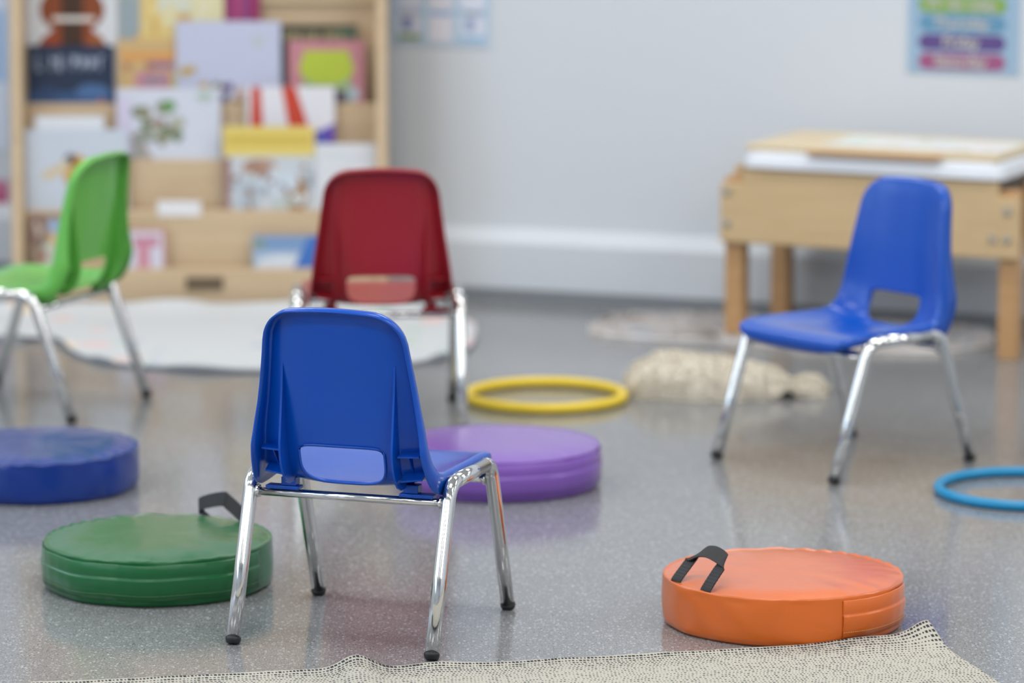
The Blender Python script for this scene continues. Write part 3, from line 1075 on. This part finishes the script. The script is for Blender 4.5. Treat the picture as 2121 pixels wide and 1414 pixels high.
def fringed():
    P = [fl(x, y) for x, y in ((1222, 690), (1330, 703), (1470, 708), (1640, 722), (1800, 728), (1960, 730), (2048, 716), (2044, 700), (1990, 690), (1800, 678), (1600, 668), (1450, 662), (1330, 662), (1275, 668))]
    P = cr_closed(P, 10); n = len(P); c = sum(P, Vector()) / n
    rnd = random.Random(9)
    t = empty('fringed_rug', (c.x, c.y, 0))
    vs = []; fs = []; R_ = [.001, .25, .5, .75, 1]
    for f in R_:
        for p in P:
            q = (p - c) * f
            w = q + c
            z = 0.010 + 0.006 * noise.noise(Vector((q.x * 12, q.y * 12, 2)))
            if near_leg(w, .16): z = 0.009
            vs.append((q.x, q.y, z))
    for r_ in range(4):
        for i in range(n):
            j = (i + 1) % n; fs.append((r_ * n + i, r_ * n + j, (r_ + 1) * n + j, (r_ + 1) * n + i))
    for i, p in enumerate(P): vs.append(((p - c).x * 1.002, (p - c).y * 1.002, 0.0008))
    for i in range(n):
        j = (i + 1) % n; fs.append((4 * n + i, 4 * n + j, 5 * n + j, 5 * n + i))
    k = NT('mottled_wool'); tc = k.n('ShaderNodeTexCoord')
    nz = k.n('ShaderNodeTexNoise', Scale=7.0, Detail=3.0); k.l(tc.outputs['Object'], nz.inputs['Vector'])
    cr = k.n('ShaderNodeValToRGB')
    for i_, (po_, co_) in enumerate(((.26, (112, 94, 80)), (.38, (190, 183, 178)), (.52, (216, 210, 206)), (.75, (190, 196, 208)))):
        e = cr.color_ramp.elements[i_] if i_ < 2 else cr.color_ramp.elements.new(po_)
        e.position = po_; e.color = (*lin(co_), 1)
    k.l(nz.outputs[0], cr.inputs[0]); k.l(cr.outputs[0], k.b.inputs['Base Color']); k.b.inputs['Roughness'].default_value = 1
    b = MB(); b.add(vs, fs, 0, True); b.build('rug_weave', k.m, t)
    mb = MB(); pts = []
    for _ in range(5000):
        p = P[rnd.randrange(n)]; f = math.sqrt(rnd.random()) * 1.0
        q = (p - c) * f
        if near_leg(p.lerp(c, 1 - f), .065): continue
        pts.append((Vector((q.x, q.y, .012)), Vector((0, 0, 1))))
    tufts(mb, pts, 0.022, 0.003, .8, rnd)
    fr = mb.build('fringe', k.m, t, recalc=False); fr['kind'] = 'stuff'
    tag(t, 'mottled cream and brown shaggy rug lying flat under the wooden table', 'rug')


fringed()


# ------------------------------------------------------------------ wooden table with tub, lid and mat
FL_, FR_ = fl(1518, 703), fl(2084, 745)
TU = (FR_ - FL_); TU.z = 0; TL = TU.length; TU.normalize(); TV = Vector((-TU.y, TU.x, 0))
TROT = math.atan2(TU.y, TU.x)


def z_on(P, y):
    d = ray(IW / 2, y); return (EYE + d * (P.y / d.y)).z


def make_table():
    t = empty('sensory_table', FL_, TROT)
    zb = z_on(FL_, 500); zn = z_on(FL_, 376); zt = z_on(FL_, 346)
    WD = 0.28
    for cx, cy in ((0, 0), (TL, 0), (0, WD), (TL, WD)):
        b = MB(); b.box(cx - .022, cx + .022, cy - .001, cy + .043, .0135 if cx == 0 else 0, zt - .02); b.build('leg', M['oakleg'], t, bevel=.003)
    # apron boards; front and back ones notched at the upper corners
    x0, x1 = -0.027, TL + 0.030
    for yy in (-.021, WD + .044):
        b = MB()
        pts = [(x0, zb), (x1, zb), (x1, zn), (x1 - .05, zn), (x1 - .05, zt), (x0 + .055, zt), (x0 + .055, zn), (x0, zn)]
        n = len(pts); vs = [(x, yy, z) for x, z in pts] + [(x, yy + .019, z) for x, z in pts]
        b.add(vs, [tuple(range(n)), tuple(range(2 * n - 1, n - 1, -1))] + [(i, (i + 1) % n, n + (i + 1) % n, n + i) for i in range(n)])
        b.build('apron', M['beech'], t, bevel=.004)
    for xx in (-.001, TL - .018):
        b = MB(); b.box(xx - .019, xx, .044, WD - .002, zb, zt) if xx < 0 else b.box(xx + .041, xx + .060, .044, WD - .002, zb, zt)
        b.build('apron', M['beech'], t, bevel=.004)
    for x, z in ((-.008, zn - .02), (-.008, zb + .045), (TL + .003, zn - .03), (TL + .003, zb + .045), (TL - .03, zb + .045)):
        b = MB(); b.tube([(x, -.022, z), (x, -.0245, z), (x, -.0255, z)], [.0085, .0085, .006], 18)
        b.build('bolt', M['bolt'], t)
    return t, zt, WD


M['bolt'] = mat('dull_bolt', (0.42, 0.41, 0.38), 0.45, 0.7)
tb, ZT, WD = make_table()
tag(tb, 'light wooden activity table with deep apron and square legs against the wall', 'table')

# white plastic tub in the table
def on_table(name): return empty(name, FL_, TROT)


tub = on_table('water_tub')
zr0, zr1 = z_on(FL_, 342), z_on(FL_, 308)
b = MB()
xa, xb_, ya, yb_ = 0.028, TL - .010, -.026, WD + .050
def rr_loop(x0, x1, y0, y1, r, z, n=6):
    out = []
    for cx, cy, a0 in ((x1 - r, y1 - r, 0), (x0 + r, y1 - r, 90), (x0 + r, y0 + r, 180), (x1 - r, y0 + r, 270)):
        for k in range(n + 1):
            a = R(a0 + 90 * k / n); out.append((cx + r * math.cos(a), cy + r * math.sin(a), z))
    return out
loops = [rr_loop(xa - .002, xb_ + .002, ya - .004, yb_ + .004, .03, zr0 + .001), rr_loop(xa, xb_, ya - .002, yb_ + .002, .03, zr0 + .022), rr_loop(xa + .004, xb_ - .004, ya + .002, yb_ - .002, .03, zr1 - .004), rr_loop(xa + .010, xb_ - .010, ya + .008, yb_ - .008, .03, zr1),
         rr_loop(xa + .030, xb_ - .030, ya + .030, yb_ - .030, .03, zr1 - .002), rr_loop(xa + .05, xb_ - .05, ya + .055, yb_ - .055, .03, zr0 - .06)]
n = len(loops[0]); vs = sum(loops, [])
b.add(vs, [(q * n + i, q * n + (i + 1) % n, (q + 1) * n + (i + 1) % n, (q + 1) * n + i) for q in range(len(loops) - 1) for i in range(n)] + [tuple((len(loops) - 1) * n + i for i in range(n))], 0, True)
b.build('tub_shell', mat('white_tub_plastic', lin((222, 226, 233)), 0.35), tub)
tag(tub, 'white plastic tub set into the top of the wooden table', 'tub')

lid = on_table('table_lid')
b = MB(); b.box(xa + .006, xb_ - .012, ya + .006, yb_ - .01, zr1 + .001, zr1 + .014); b.build('lid_board', M['ply'], lid, bevel=.003)
b = MB(); b.box(xa + .16, xb_ - .14, ya - .014, ya + .0055, zr1 + .001, zr1 + .010); b.build('lid_batten', M['oakleg'], lid)
tag(lid, 'pale plywood lid lying on the white tub of the wooden table', 'lid')


def mat_print():
    k = NT('pastel_printed_mat'); tc = k.n('ShaderNodeTexCoord')
    v = k.n('ShaderNodeTexVoronoi', Scale=16.0); k.l(tc.outputs['Object'], v.inputs['Vector'])
    hs = k.n('ShaderNodeHueSaturation', Saturation=0.55, Value=1.0); k.l(v.outputs['Color'], hs.inputs['Color'])
    f = k.math('LESS_THAN', v.outputs['Distance'], 0.42)
    k.l(k.mix(k.math('MULTIPLY', f, .4), lin((222, 222, 220)), hs.outputs[0]), k.b.inputs['Base Color'])
    k.b.inputs['Roughness'].default_value = .6
    return k.m


b = MB(); b.box(.205, TL - .035, .02, WD - .05, zr1 + .0148, zr1 + .019)
o = b.build('play_mat', mat_print(), None, bevel=.002); o.location = FL_; o.rotation_euler = (0, 0, TROT)
tag(o, 'pastel patterned play mat spread on the pale lid of the wooden table', 'mat')

# ------------------------------------------------------------------ bookshelf
SB = fl(415, 642)                            # front centre of the plinth
SROT = R(0.5)
SX = Vector((math.cos(SROT), math.sin(SROT), 0)); SY = Vector((-SX.y, SX.x, 0))
YS = SB.y
SW = xat(806, 350, YS) - xat(26, 350, YS)
HW = SW / 2
sh = empty('book_display_shelf', SB, SROT)
tag(sh, 'birch plywood book display shelf with stepped front-facing tiers', 'bookshelf')
TH = 0.026
DEEP = 0.22
TOPZ = 1.16
for sx in (-1, 1):
    b = MB()
    x0, x1 = sorted((sx * HW, sx * (HW - TH)))
    pts = [(0, 0), (0, .12), (.04, .5), (.10, TOPZ - .05), (.14, TOPZ), (DEEP, TOPZ), (DEEP, 0)]
    plate(pts, x0, x1, b); b.build('side_panel', M['birch'], sh, bevel=.004)
LIPY = [555, 434, 330, 214]
TY = [0.022, 0.062, 0.102, 0.142]
tiers = []
for k, (yp, ty) in enumerate(zip(LIPY, TY)):
    zl = zat(yp, YS + ty); tiers.append((ty, zl))
for k, (ty, zl) in enumerate(tiers):
    b = MB()
    b.box(-HW + TH, HW - TH, ty - .010, ty, 0.03 if k == 0 else zl - .032, zl)
    b.build('tier_lip', M['birch'], sh, bevel=.003)
    b = MB()
    top = tiers[k + 1][1] - .030 if k < 3 else TOPZ - .03
    yb_k = ty + (.030 if k < 3 else .050)
    b.box(-HW + TH, HW - TH, ty, yb_k, zl - .030, zl - .022)
    b.box(-HW + TH, HW - TH, yb_k, yb_k + .008, zl - .030, top)
    b.build('tier_back', M['birch'], sh)
b = MB(); b.box(-HW + TH, HW - TH, .180, .192, zat(6, YS + .18), zat(6, YS + .18) + .03); b.build('back_rail', M['birch'], sh)
b = MB(); b.box(-HW + TH, HW - TH, .012, .022, 0, .035)
b.build('plinth', M['birch'], sh, bevel=.003)
b = MB(); b.box(-HW + TH, HW - TH, .15, DEEP, TOPZ - .03, TOPZ - .008); b.build('top_board', M['birch'], sh)
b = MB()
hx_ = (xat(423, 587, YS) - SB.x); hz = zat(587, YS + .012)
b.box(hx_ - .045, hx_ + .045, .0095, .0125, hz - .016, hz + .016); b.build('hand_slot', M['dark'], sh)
lx_ = xat(373, 430, YS + .07) - SB.x; lz = zat(431, YS + .07)
b = MB(); b.box(lx_ - .052, lx_ + .052, TY[1] - .0118, TY[1] - .0098, lz - .017, lz + .020); b.build('label_card', mat('label_card', lin((226, 226, 228)), .6), sh)

PM = {}


def paper(c):
    c = tuple(c)
    if c not in PM: PM[c] = mat('printed_paper', lin(c), 0.45, var=0.02)
    return PM[c]


def book(tier, x0, x1, ytop, base, art, label, layer=0, ybot=None, th=0.008):
    ty, zl = tiers[tier]
    yl = ty + .0015 + layer * .0098
    Y = YS + yl
    xm = (x0 + x1) / 2
    wx = xat(x1, 300, Y) - xat(x0, 300, Y)
    cx = xat(xm, 300, Y) - SB.x
    zb0 = zl - .0215
    tilt = R(1.6)
    zt_ = zat(ytop, Y + .005)
    h = (zt_ - zb0) / math.cos(tilt)
    t = empty('picture_book', SB + SX * (cx / math.cos(SROT)) + SY * yl + Vector((0, 0, zb0)))
    t.rotation_euler = (-tilt, 0, SROT)
    tag(t, label, 'book', 'picture books on the display shelf')
    cols = [base] + [a[-1] for a in art]
    uniq = []
    for c in cols:
        if c not in uniq: uniq.append(c)
    b = MB()
    b.box(-wx / 2, wx / 2, 0, .0018, 0, h, 0); b.box(-wx / 2, wx / 2, th - .0018, th, 0, h, 0); b.box(-wx / 2 - .001, -wx / 2 + .0015, 0, th, 0, h, 0)
    for q, a in enumerate(art):
        mi = uniq.index(a[-1]); yy = -.00006 * (q + 1)
        if a[0] == 'r':
            _, u0, v0, u1, v1, _c = a
            P = [(u0, v0), (u1, v0), (u1, v1), (u0, v1)]
        elif a[0] == 'e':
            _, u, v, ru, rv, _c = a
            P = [(u + ru * math.cos(2 * math.pi * i / 20), v + rv * math.sin(2 * math.pi * i / 20)) for i in range(20)]
        else:
            P = a[1]
        b.poly([((u - .5) * wx, yy, v * h) for u, v in P], mi)
    b.build('cover', [paper(c) for c in uniq], t, recalc=False)
    b = MB(); b.box(-wx / 2 + .0015, wx / 2 - .003, .0018, th - .0018, .002, h - .003)
    b.build('pages', paper((228, 224, 214)), t)
    return t


def spots(seed, n, box, cols, r=(.03, .08)):
    rn = random.Random(seed); out = []
    for _ in range(n):
        out.append(('e', rn.uniform(box[0], box[2]), rn.uniform(box[1], box[3]), rn.uniform(*r), rn.uniform(*r), cols[rn.randrange(len(cols))]))
    return out


def scribble(seed, x0, x1, y, hgt, n, col):
    rn = random.Random(seed); out = []; w = (x1 - x0) / n
    for i in range(n):
        if rn.random() < .12: continue
        xx = x0 + i * w
        out.append(('r', xx, y, xx + w * .28, y + hgt * rn.uniform(.8, 1), col))
        out.append(('r', xx, y + hgt * rn.choice((0, .4, .8)), xx + w * .7, y + hgt * rn.choice((.2, .55, .95)), col))
    return out


# top visible tier
book(3, 62, 248, -70, (206, 208, 212), [('e', .5, .40, .40, .19, (136, 60, 24)), ('e', .5, .70, .36, .17, (128, 62, 24)), ('r', .38, .28, .62, .85, (62, 36, 20)), ('r', .28, .62, .75, .655, (214, 206, 200)), ('e', .28, .42, .10, .12, (146, 62, 22)), ('e', .76, .42, .1, .12, (150, 84, 34))],
     'tall white book with an orange-brown instrument, behind the dark blue book', 2)
book(3, 62, 240, 94, (32, 46, 72), [('r', .02, .02, .98, .30, (52, 84, 128)), ('e', .75, .30, .2, .12, (72, 104, 150)), ('e', .2, .3, .15, .1, (44, 66, 104)), ('e', .85, .12, .06, .07, (160, 92, 76))] + scribble(2, .10, .42, .62, .24, 4, (150, 160, 178)) + scribble(3, .5, .92, .64, .22, 4, (150, 160, 178)),
     'dark blue book with pale lettering at the left of the upper tier', 1)
book(3, 250, 400, -30, (212, 190, 132), [('r', 0, .55, .30, .92, (146, 158, 164)), ('r', .3, .4, 1, .9, (214, 188, 120)), ('r', .55, .78, 1, 1, (206, 208, 190))] + spots(5, 14, (.3, .4, .95, .85), [(222, 200, 140), (198, 160, 92), (214, 214, 180)]),
     'tall yellow and grey map-like book in the upper tier', 2)
book(3, 400, 470, -12, (214, 208, 166), spots(8, 8, (.1, .3, .9, .95), [(222, 214, 190), (196, 186, 132)]), 'pale yellow book peeping up behind the lavender book', 2)
book(3, 468, 542, -25, (146, 40, 92), [('r', .2, .72, .7, .95, (126, 62, 120)), ('r', .3, .6, .5, 1, (168, 60, 104))], 'magenta book sticking up behind the lavender book', 2)
book(3, 248, 392, 82, (200, 168, 118), [('r', .02, .02, .98, .14, (206, 150, 140)), ('r', .25, .3, .75, .55, (190, 134, 150)), ('e', .35, .25, .15, .08, (132, 160, 176)), ('r', .05, .72, .9, .82, (214, 150, 80)), ('e', .85, .35, .1, .2, (190, 186, 96)), ('r', .4, .6, .8, .7, (150, 110, 140))] + spots(11, 10, (.1, .1, .9, .7), [(214, 160, 70), (170, 120, 90), (120, 140, 150)], (.03, .07)),
     'orange and pink illustrated book left of the lavender book', 1)
book(3, 368, 584, 44, (190, 194, 216), [('e', .78, .78, .06, .06, (182, 192, 196))] + spots(14, 26, (.25, .04, .9, .28), [(150, 130, 70), (168, 140, 110), (86, 76, 120), (110, 120, 70), (196, 170, 160), (130, 96, 130)], (.03, .06)) + spots(15, 6, (.08, .08, .3, .5), [(170, 176, 130), (190, 160, 90)], (.03, .06)),
     'large lavender book with small figures along its lower edge', 0)
book(3, 584, 742, 52, (38, 36, 38), [('r', .02, .84, .9, .93, (96, 92, 70)), ('r', .7, .8, 1, .97, (82, 98, 76))] + scribble(21, .05, .85, .80, .14, 9, (150, 142, 100)), 'black book with dull gold lettering behind the pink book', 1)
book(3, 600, 757, 84, (190, 128, 138), [('r', .18, .10, .82, .80, (150, 170, 130)), ('e', .5, .62, .36, .24, (176, 192, 62)), ('r', .2, .62, .8, .86, (176, 192, 62)), ('e', .55, .2, .25, .12, (92, 84, 104)), ('e', .85, .25, .08, .1, (170, 190, 200)), ('e', .25, .22, .1, .1, (130, 170, 160))], 'pink bordered book with a lime green panel at the right of the upper tier', 0)
# second tier
book(2, 244, 458, 183, (206, 210, 222), spots(31, 20, (.2, .3, .6, .85), [(140, 138, 116), (112, 128, 100), (150, 128, 112), (174, 176, 160)], (.04, .09)) + [('e', .5, .78, .07, .08, (110, 150, 96)), ('r', .0, .1, .14, .9, (206, 200, 222))] + spots(33, 8, (.1, .1, .3, .4), [(168, 156, 150), (150, 156, 150)], (.03, .08)) + [('e', .85, .9, .08, .05, (170, 190, 176))],
     'white book with a green and brown sketch in the middle tier', 0)
book(2, 512, 694, 180, (222, 220, 226), [('p', [(.02, .0), (.22, .0), (.16, 1), (.06, 1)], (196, 66, 44)), ('p', [(.52, .2), (.78, .25), (.56, 1), (.40, 1)], (196, 66, 44)), ('p', [(.66, 0), (1, 0), (1, .55), (.74, .42)], (104, 72, 172)), ('e', .8, .38, .12, .08, (90, 96, 190)), ('r', .2, .30, .6, .40, (150, 150, 200))],
     'red and white striped book with a purple corner in the middle tier', 0)
# third tier
book(1, 74, 216, 240, (216, 220, 226), [('r', .05, .7, .95, .72, (196, 200, 206))], 'plain white book showing its top above the bee book', 1)
book(1, 52, 264, 268, (196, 204, 216), [('e', .50, .52, .13, .20, (200, 152, 60)), ('e', .44, .66, .06, .07, (70, 66, 72)), ('e', .56, .42, .10, .05, (60, 56, 58)), ('p', [(.15, .5), (.42, .68), (.44, .55), (.2, .42)], (206, 190, 160)), ('r', .45, .0, 1, .14, (150, 176, 216))], 'pale grey book with a yellow bee-like figure behind the green chair', 0)
book(1, 462, 652, 262, (196, 202, 208), [('r', 0, .68, 1, 1, (222, 200, 108)), ('r', .04, .80, .96, .90, (206, 178, 84)), ('e', .8, .25, .12, .22, (158, 118, 74)), ('e', .4, .55, .2, .1, (176, 140, 120)), ('e', .25, .3, .2, .2, (176, 186, 196)), ('e', .6, .4, .22, .16, (200, 210, 220)), ('r', 0, 0, 1, .05, (214, 170, 110)), ('r', 0, 0, .08, .66, (150, 110, 100))] + spots(41, 30, (.1, .08, .95, .62), [(156, 164, 174), (200, 206, 214), (170, 186, 170), (150, 120, 104), (214, 216, 214)], (.02, .06)),
     'yellow-topped illustrated book with animals left of the red chair', 0)
book(1, 654, 778, 298, (214, 217, 222), [('r', .1, .82, .9, .84, (190, 194, 200)), ('e', .5, .6, .14, .08, (206, 202, 204))], 'white book partly hidden behind the red chair', 0)
# lowest tier
book(0, 58, 132, 442, (150, 128, 110), [('r', .55, .1, 1, .7, (216, 176, 96)), ('e', .5, .35, .2, .2, (186, 192, 178)), ('r', .0, .5, .4, .95, (120, 90, 84)), ('e', .7, .8, .2, .12, (150, 170, 200))] + spots(51, 12, (.1, .1, .9, .9), [(120, 110, 90), (196, 180, 160), (160, 70, 66)], (.05, .1)), 'brown and orange book on the lowest tier behind the green chair', 0)
book(0, 236, 342, 472, (206, 206, 220), [('r', 0, .93, 1, 1, (196, 140, 120)), ('r', .93, 0, 1, 1, (190, 132, 116)), ('r', .35, .62, .85, .82, (196, 130, 150)), ('r', .42, .1, .68, .66, (200, 140, 156)), ('r', .1, .1, .3, .4, (190, 200, 226))], 'red-edged white book on the lowest tier right of the green chair', 0)
book(0, 522, 660, 488, (168, 186, 206), [('r', 0, .62, 1, 1, (120, 150, 190)), ('e', .45, .2, .42, .34, (206, 212, 220)), ('p', [(.6, .2), (1, .0), (1, 1), (.85, 1)], (60, 110, 184)), ('e', .1, .8, .1, .1, (130, 150, 130))], 'blue and white book on the lowest tier left of the red chair', 0)


# ------------------------------------------------------------------ posters on the wall
def wall_u(x):
    """distance along the back wall where the pixel column x meets it, and depth there"""
    d = ray(x, 100); d = Vector((d.x, d.y, 0))
    # WA + RU*u = d*t
    a, b_, c_, e = RU.x, -d.x, RU.y, -d.y
    det = a * e - b_ * c_
    u = ((-WA.x) * e - b_ * (-WA.y)) / det
    return u


WROT = math.atan2(RU.y, RU.x)


def poster(x0, x1, ytop, ybot, base, art, label, name='wall_poster', cat='poster', texts=()):
    u0, u1 = wall_u(x0), wall_u(x1)
    pc = room((u0 + u1) / 2, 0)
    zb_, zt_ = zat(ybot, pc.y), zat(ytop, pc.y)
    w, h = u1 - u0, zt_ - zb_
    t = empty(name, room((u0 + u1) / 2, 0.0015, zb_), WROT)
    tag(t, label, cat)
    cols = [base] + [a[-1] for a in art]; uniq = []
    for c in cols:
        if c not in uniq: uniq.append(c)
    b = MB(); b.box(-w / 2, w / 2, -.0018, 0.0, 0, h, 0)
    for q, a in enumerate(art):
        mi = uniq.index(a[-1]); yy = -.0018 - .0003 * (q % 6 + 1)
        if a[0] == 'r':
            _, p0, q0, p1, q1, _c = a; P = [(p0, q0), (p1, q0), (p1, q1), (p0, q1)]
        elif a[0] == 'c':                     # capsule
            _, p0, q0, p1, q1, _c = a
            rh = (q1 - q0) / 2; rw = rh * h / w; cy = (q0 + q1) / 2
            P = [(p1 - rw + rw * math.cos(R(k)), cy + rh * math.sin(R(k))) for k in range(-90, 91, 15)] + [(p0 + rw + rw * math.cos(R(k)), cy + rh * math.sin(R(k))) for k in range(90, 271, 15)]
        else:
            _, u, v, ru, rv, _c = a
            P = [(u + ru * math.cos(2 * math.pi * i / 20), v + rv * math.sin(2 * math.pi * i / 20)) for i in range(20)]
        b.poly([((u - .5) * w, yy, v * h) for u, v in P], mi)
    b.build('sheet', [paper(c) for c in uniq], t, recalc=False)
    for s, cx, cy, size, col in texts:
        cu = bpy.data.curves.new('lettering', 'FONT'); cu.body = s; cu.size = size * h; cu.align_x = 'CENTER'; cu.align_y = 'CENTER'; cu.offset = .0012
        to = bpy.data.objects.new('tmp_text', cu); COL.objects.link(to)
        me = bpy.data.meshes.new_from_object(to.evaluated_get(bpy.context.evaluated_depsgraph_get()))
        bpy.data.objects.remove(to)
        me.materials.clear(); me.materials.append(paper(col))
        o = bpy.data.objects.new('lettering', me); COL.objects.link(o); o.parent = t
        o.location = ((cx - .5) * w, -.0042, cy * h); o.rotation_euler = (math.pi / 2, 0, 0)
    return t


days = [('Saturday', 128, (156, 84, 126)), ('Friday', 88, (92, 72, 132)), ('Thursday', 48, (96, 146, 178)), ('Wednesday', 9, (126, 166, 50)), ('Tuesday', -32, (214, 150, 70)), ('Monday', -72, (200, 96, 96))]
YB, YT = 153, -150
art = [('r', .03, .02, .97, .98, (150, 178, 202))]; tx = []
for s, yc, c in days:
    v = (YB - yc) / (YB - YT); hh = 17 / (YB - YT)
    art.append(('c', .10, v - hh, .88, v + hh, c)); tx.append((s, .48, v + .002, .105, (184, 182, 180)))
tx.append(('Days of the Week', .5, .93, .08, (80, 90, 120)))
poster(1880, 2112, YT, YB, (160, 186, 208), art, 'light blue days of the week poster with coloured name bars at upper right', texts=tx)

art = [('r', .03, .01, .97, .99, (176, 200, 220))]
YB, YT = 95, -180
for row in range(4):
    for c in range(3):
        xa_ = .06 + c * .32; v0 = .03 + row * .245
        art.append(('r', xa_, v0, xa_ + .25, v0 + .20, ((206, 210, 224), (214, 212, 222), (214, 218, 232))[c]))
        if row == 0:
            art.append(('r', xa_ + .01, v0 + .01, xa_ + .24, v0 + .055, ((122, 146, 92), (120, 110, 104), (150, 188, 218))[c]))
            art.append(('e', xa_ + .10, v0 + .135, .05, .045, ((88, 106, 158), (170, 160, 168), (138, 158, 198))[c]))
        art.append(('r', xa_ + .02, v0 + .205, xa_ + .23, v0 + .225, ((180, 160, 176), (120, 150, 200), (170, 160, 200))[(c + row) % 3]))
poster(812, 1016, YT, YB, (186, 206, 224), art, 'pale blue picture chart taped to the wall right of the bookshelf')
poster(-70, 16, -160, 308, (214, 222, 238), [('r', .0, .30, .97, .62, (168, 196, 232)), ('e', .5, .8, .4, .1, (214, 204, 226))], 'blue and white poster on the wall left of the bookshelf')
poster(-60, 12, 372, 455, (196, 116, 148), [('r', 0, .3, 1, .7, (186, 84, 124))], 'pink card on the wall low down left of the bookshelf', 'wall_card', 'card')
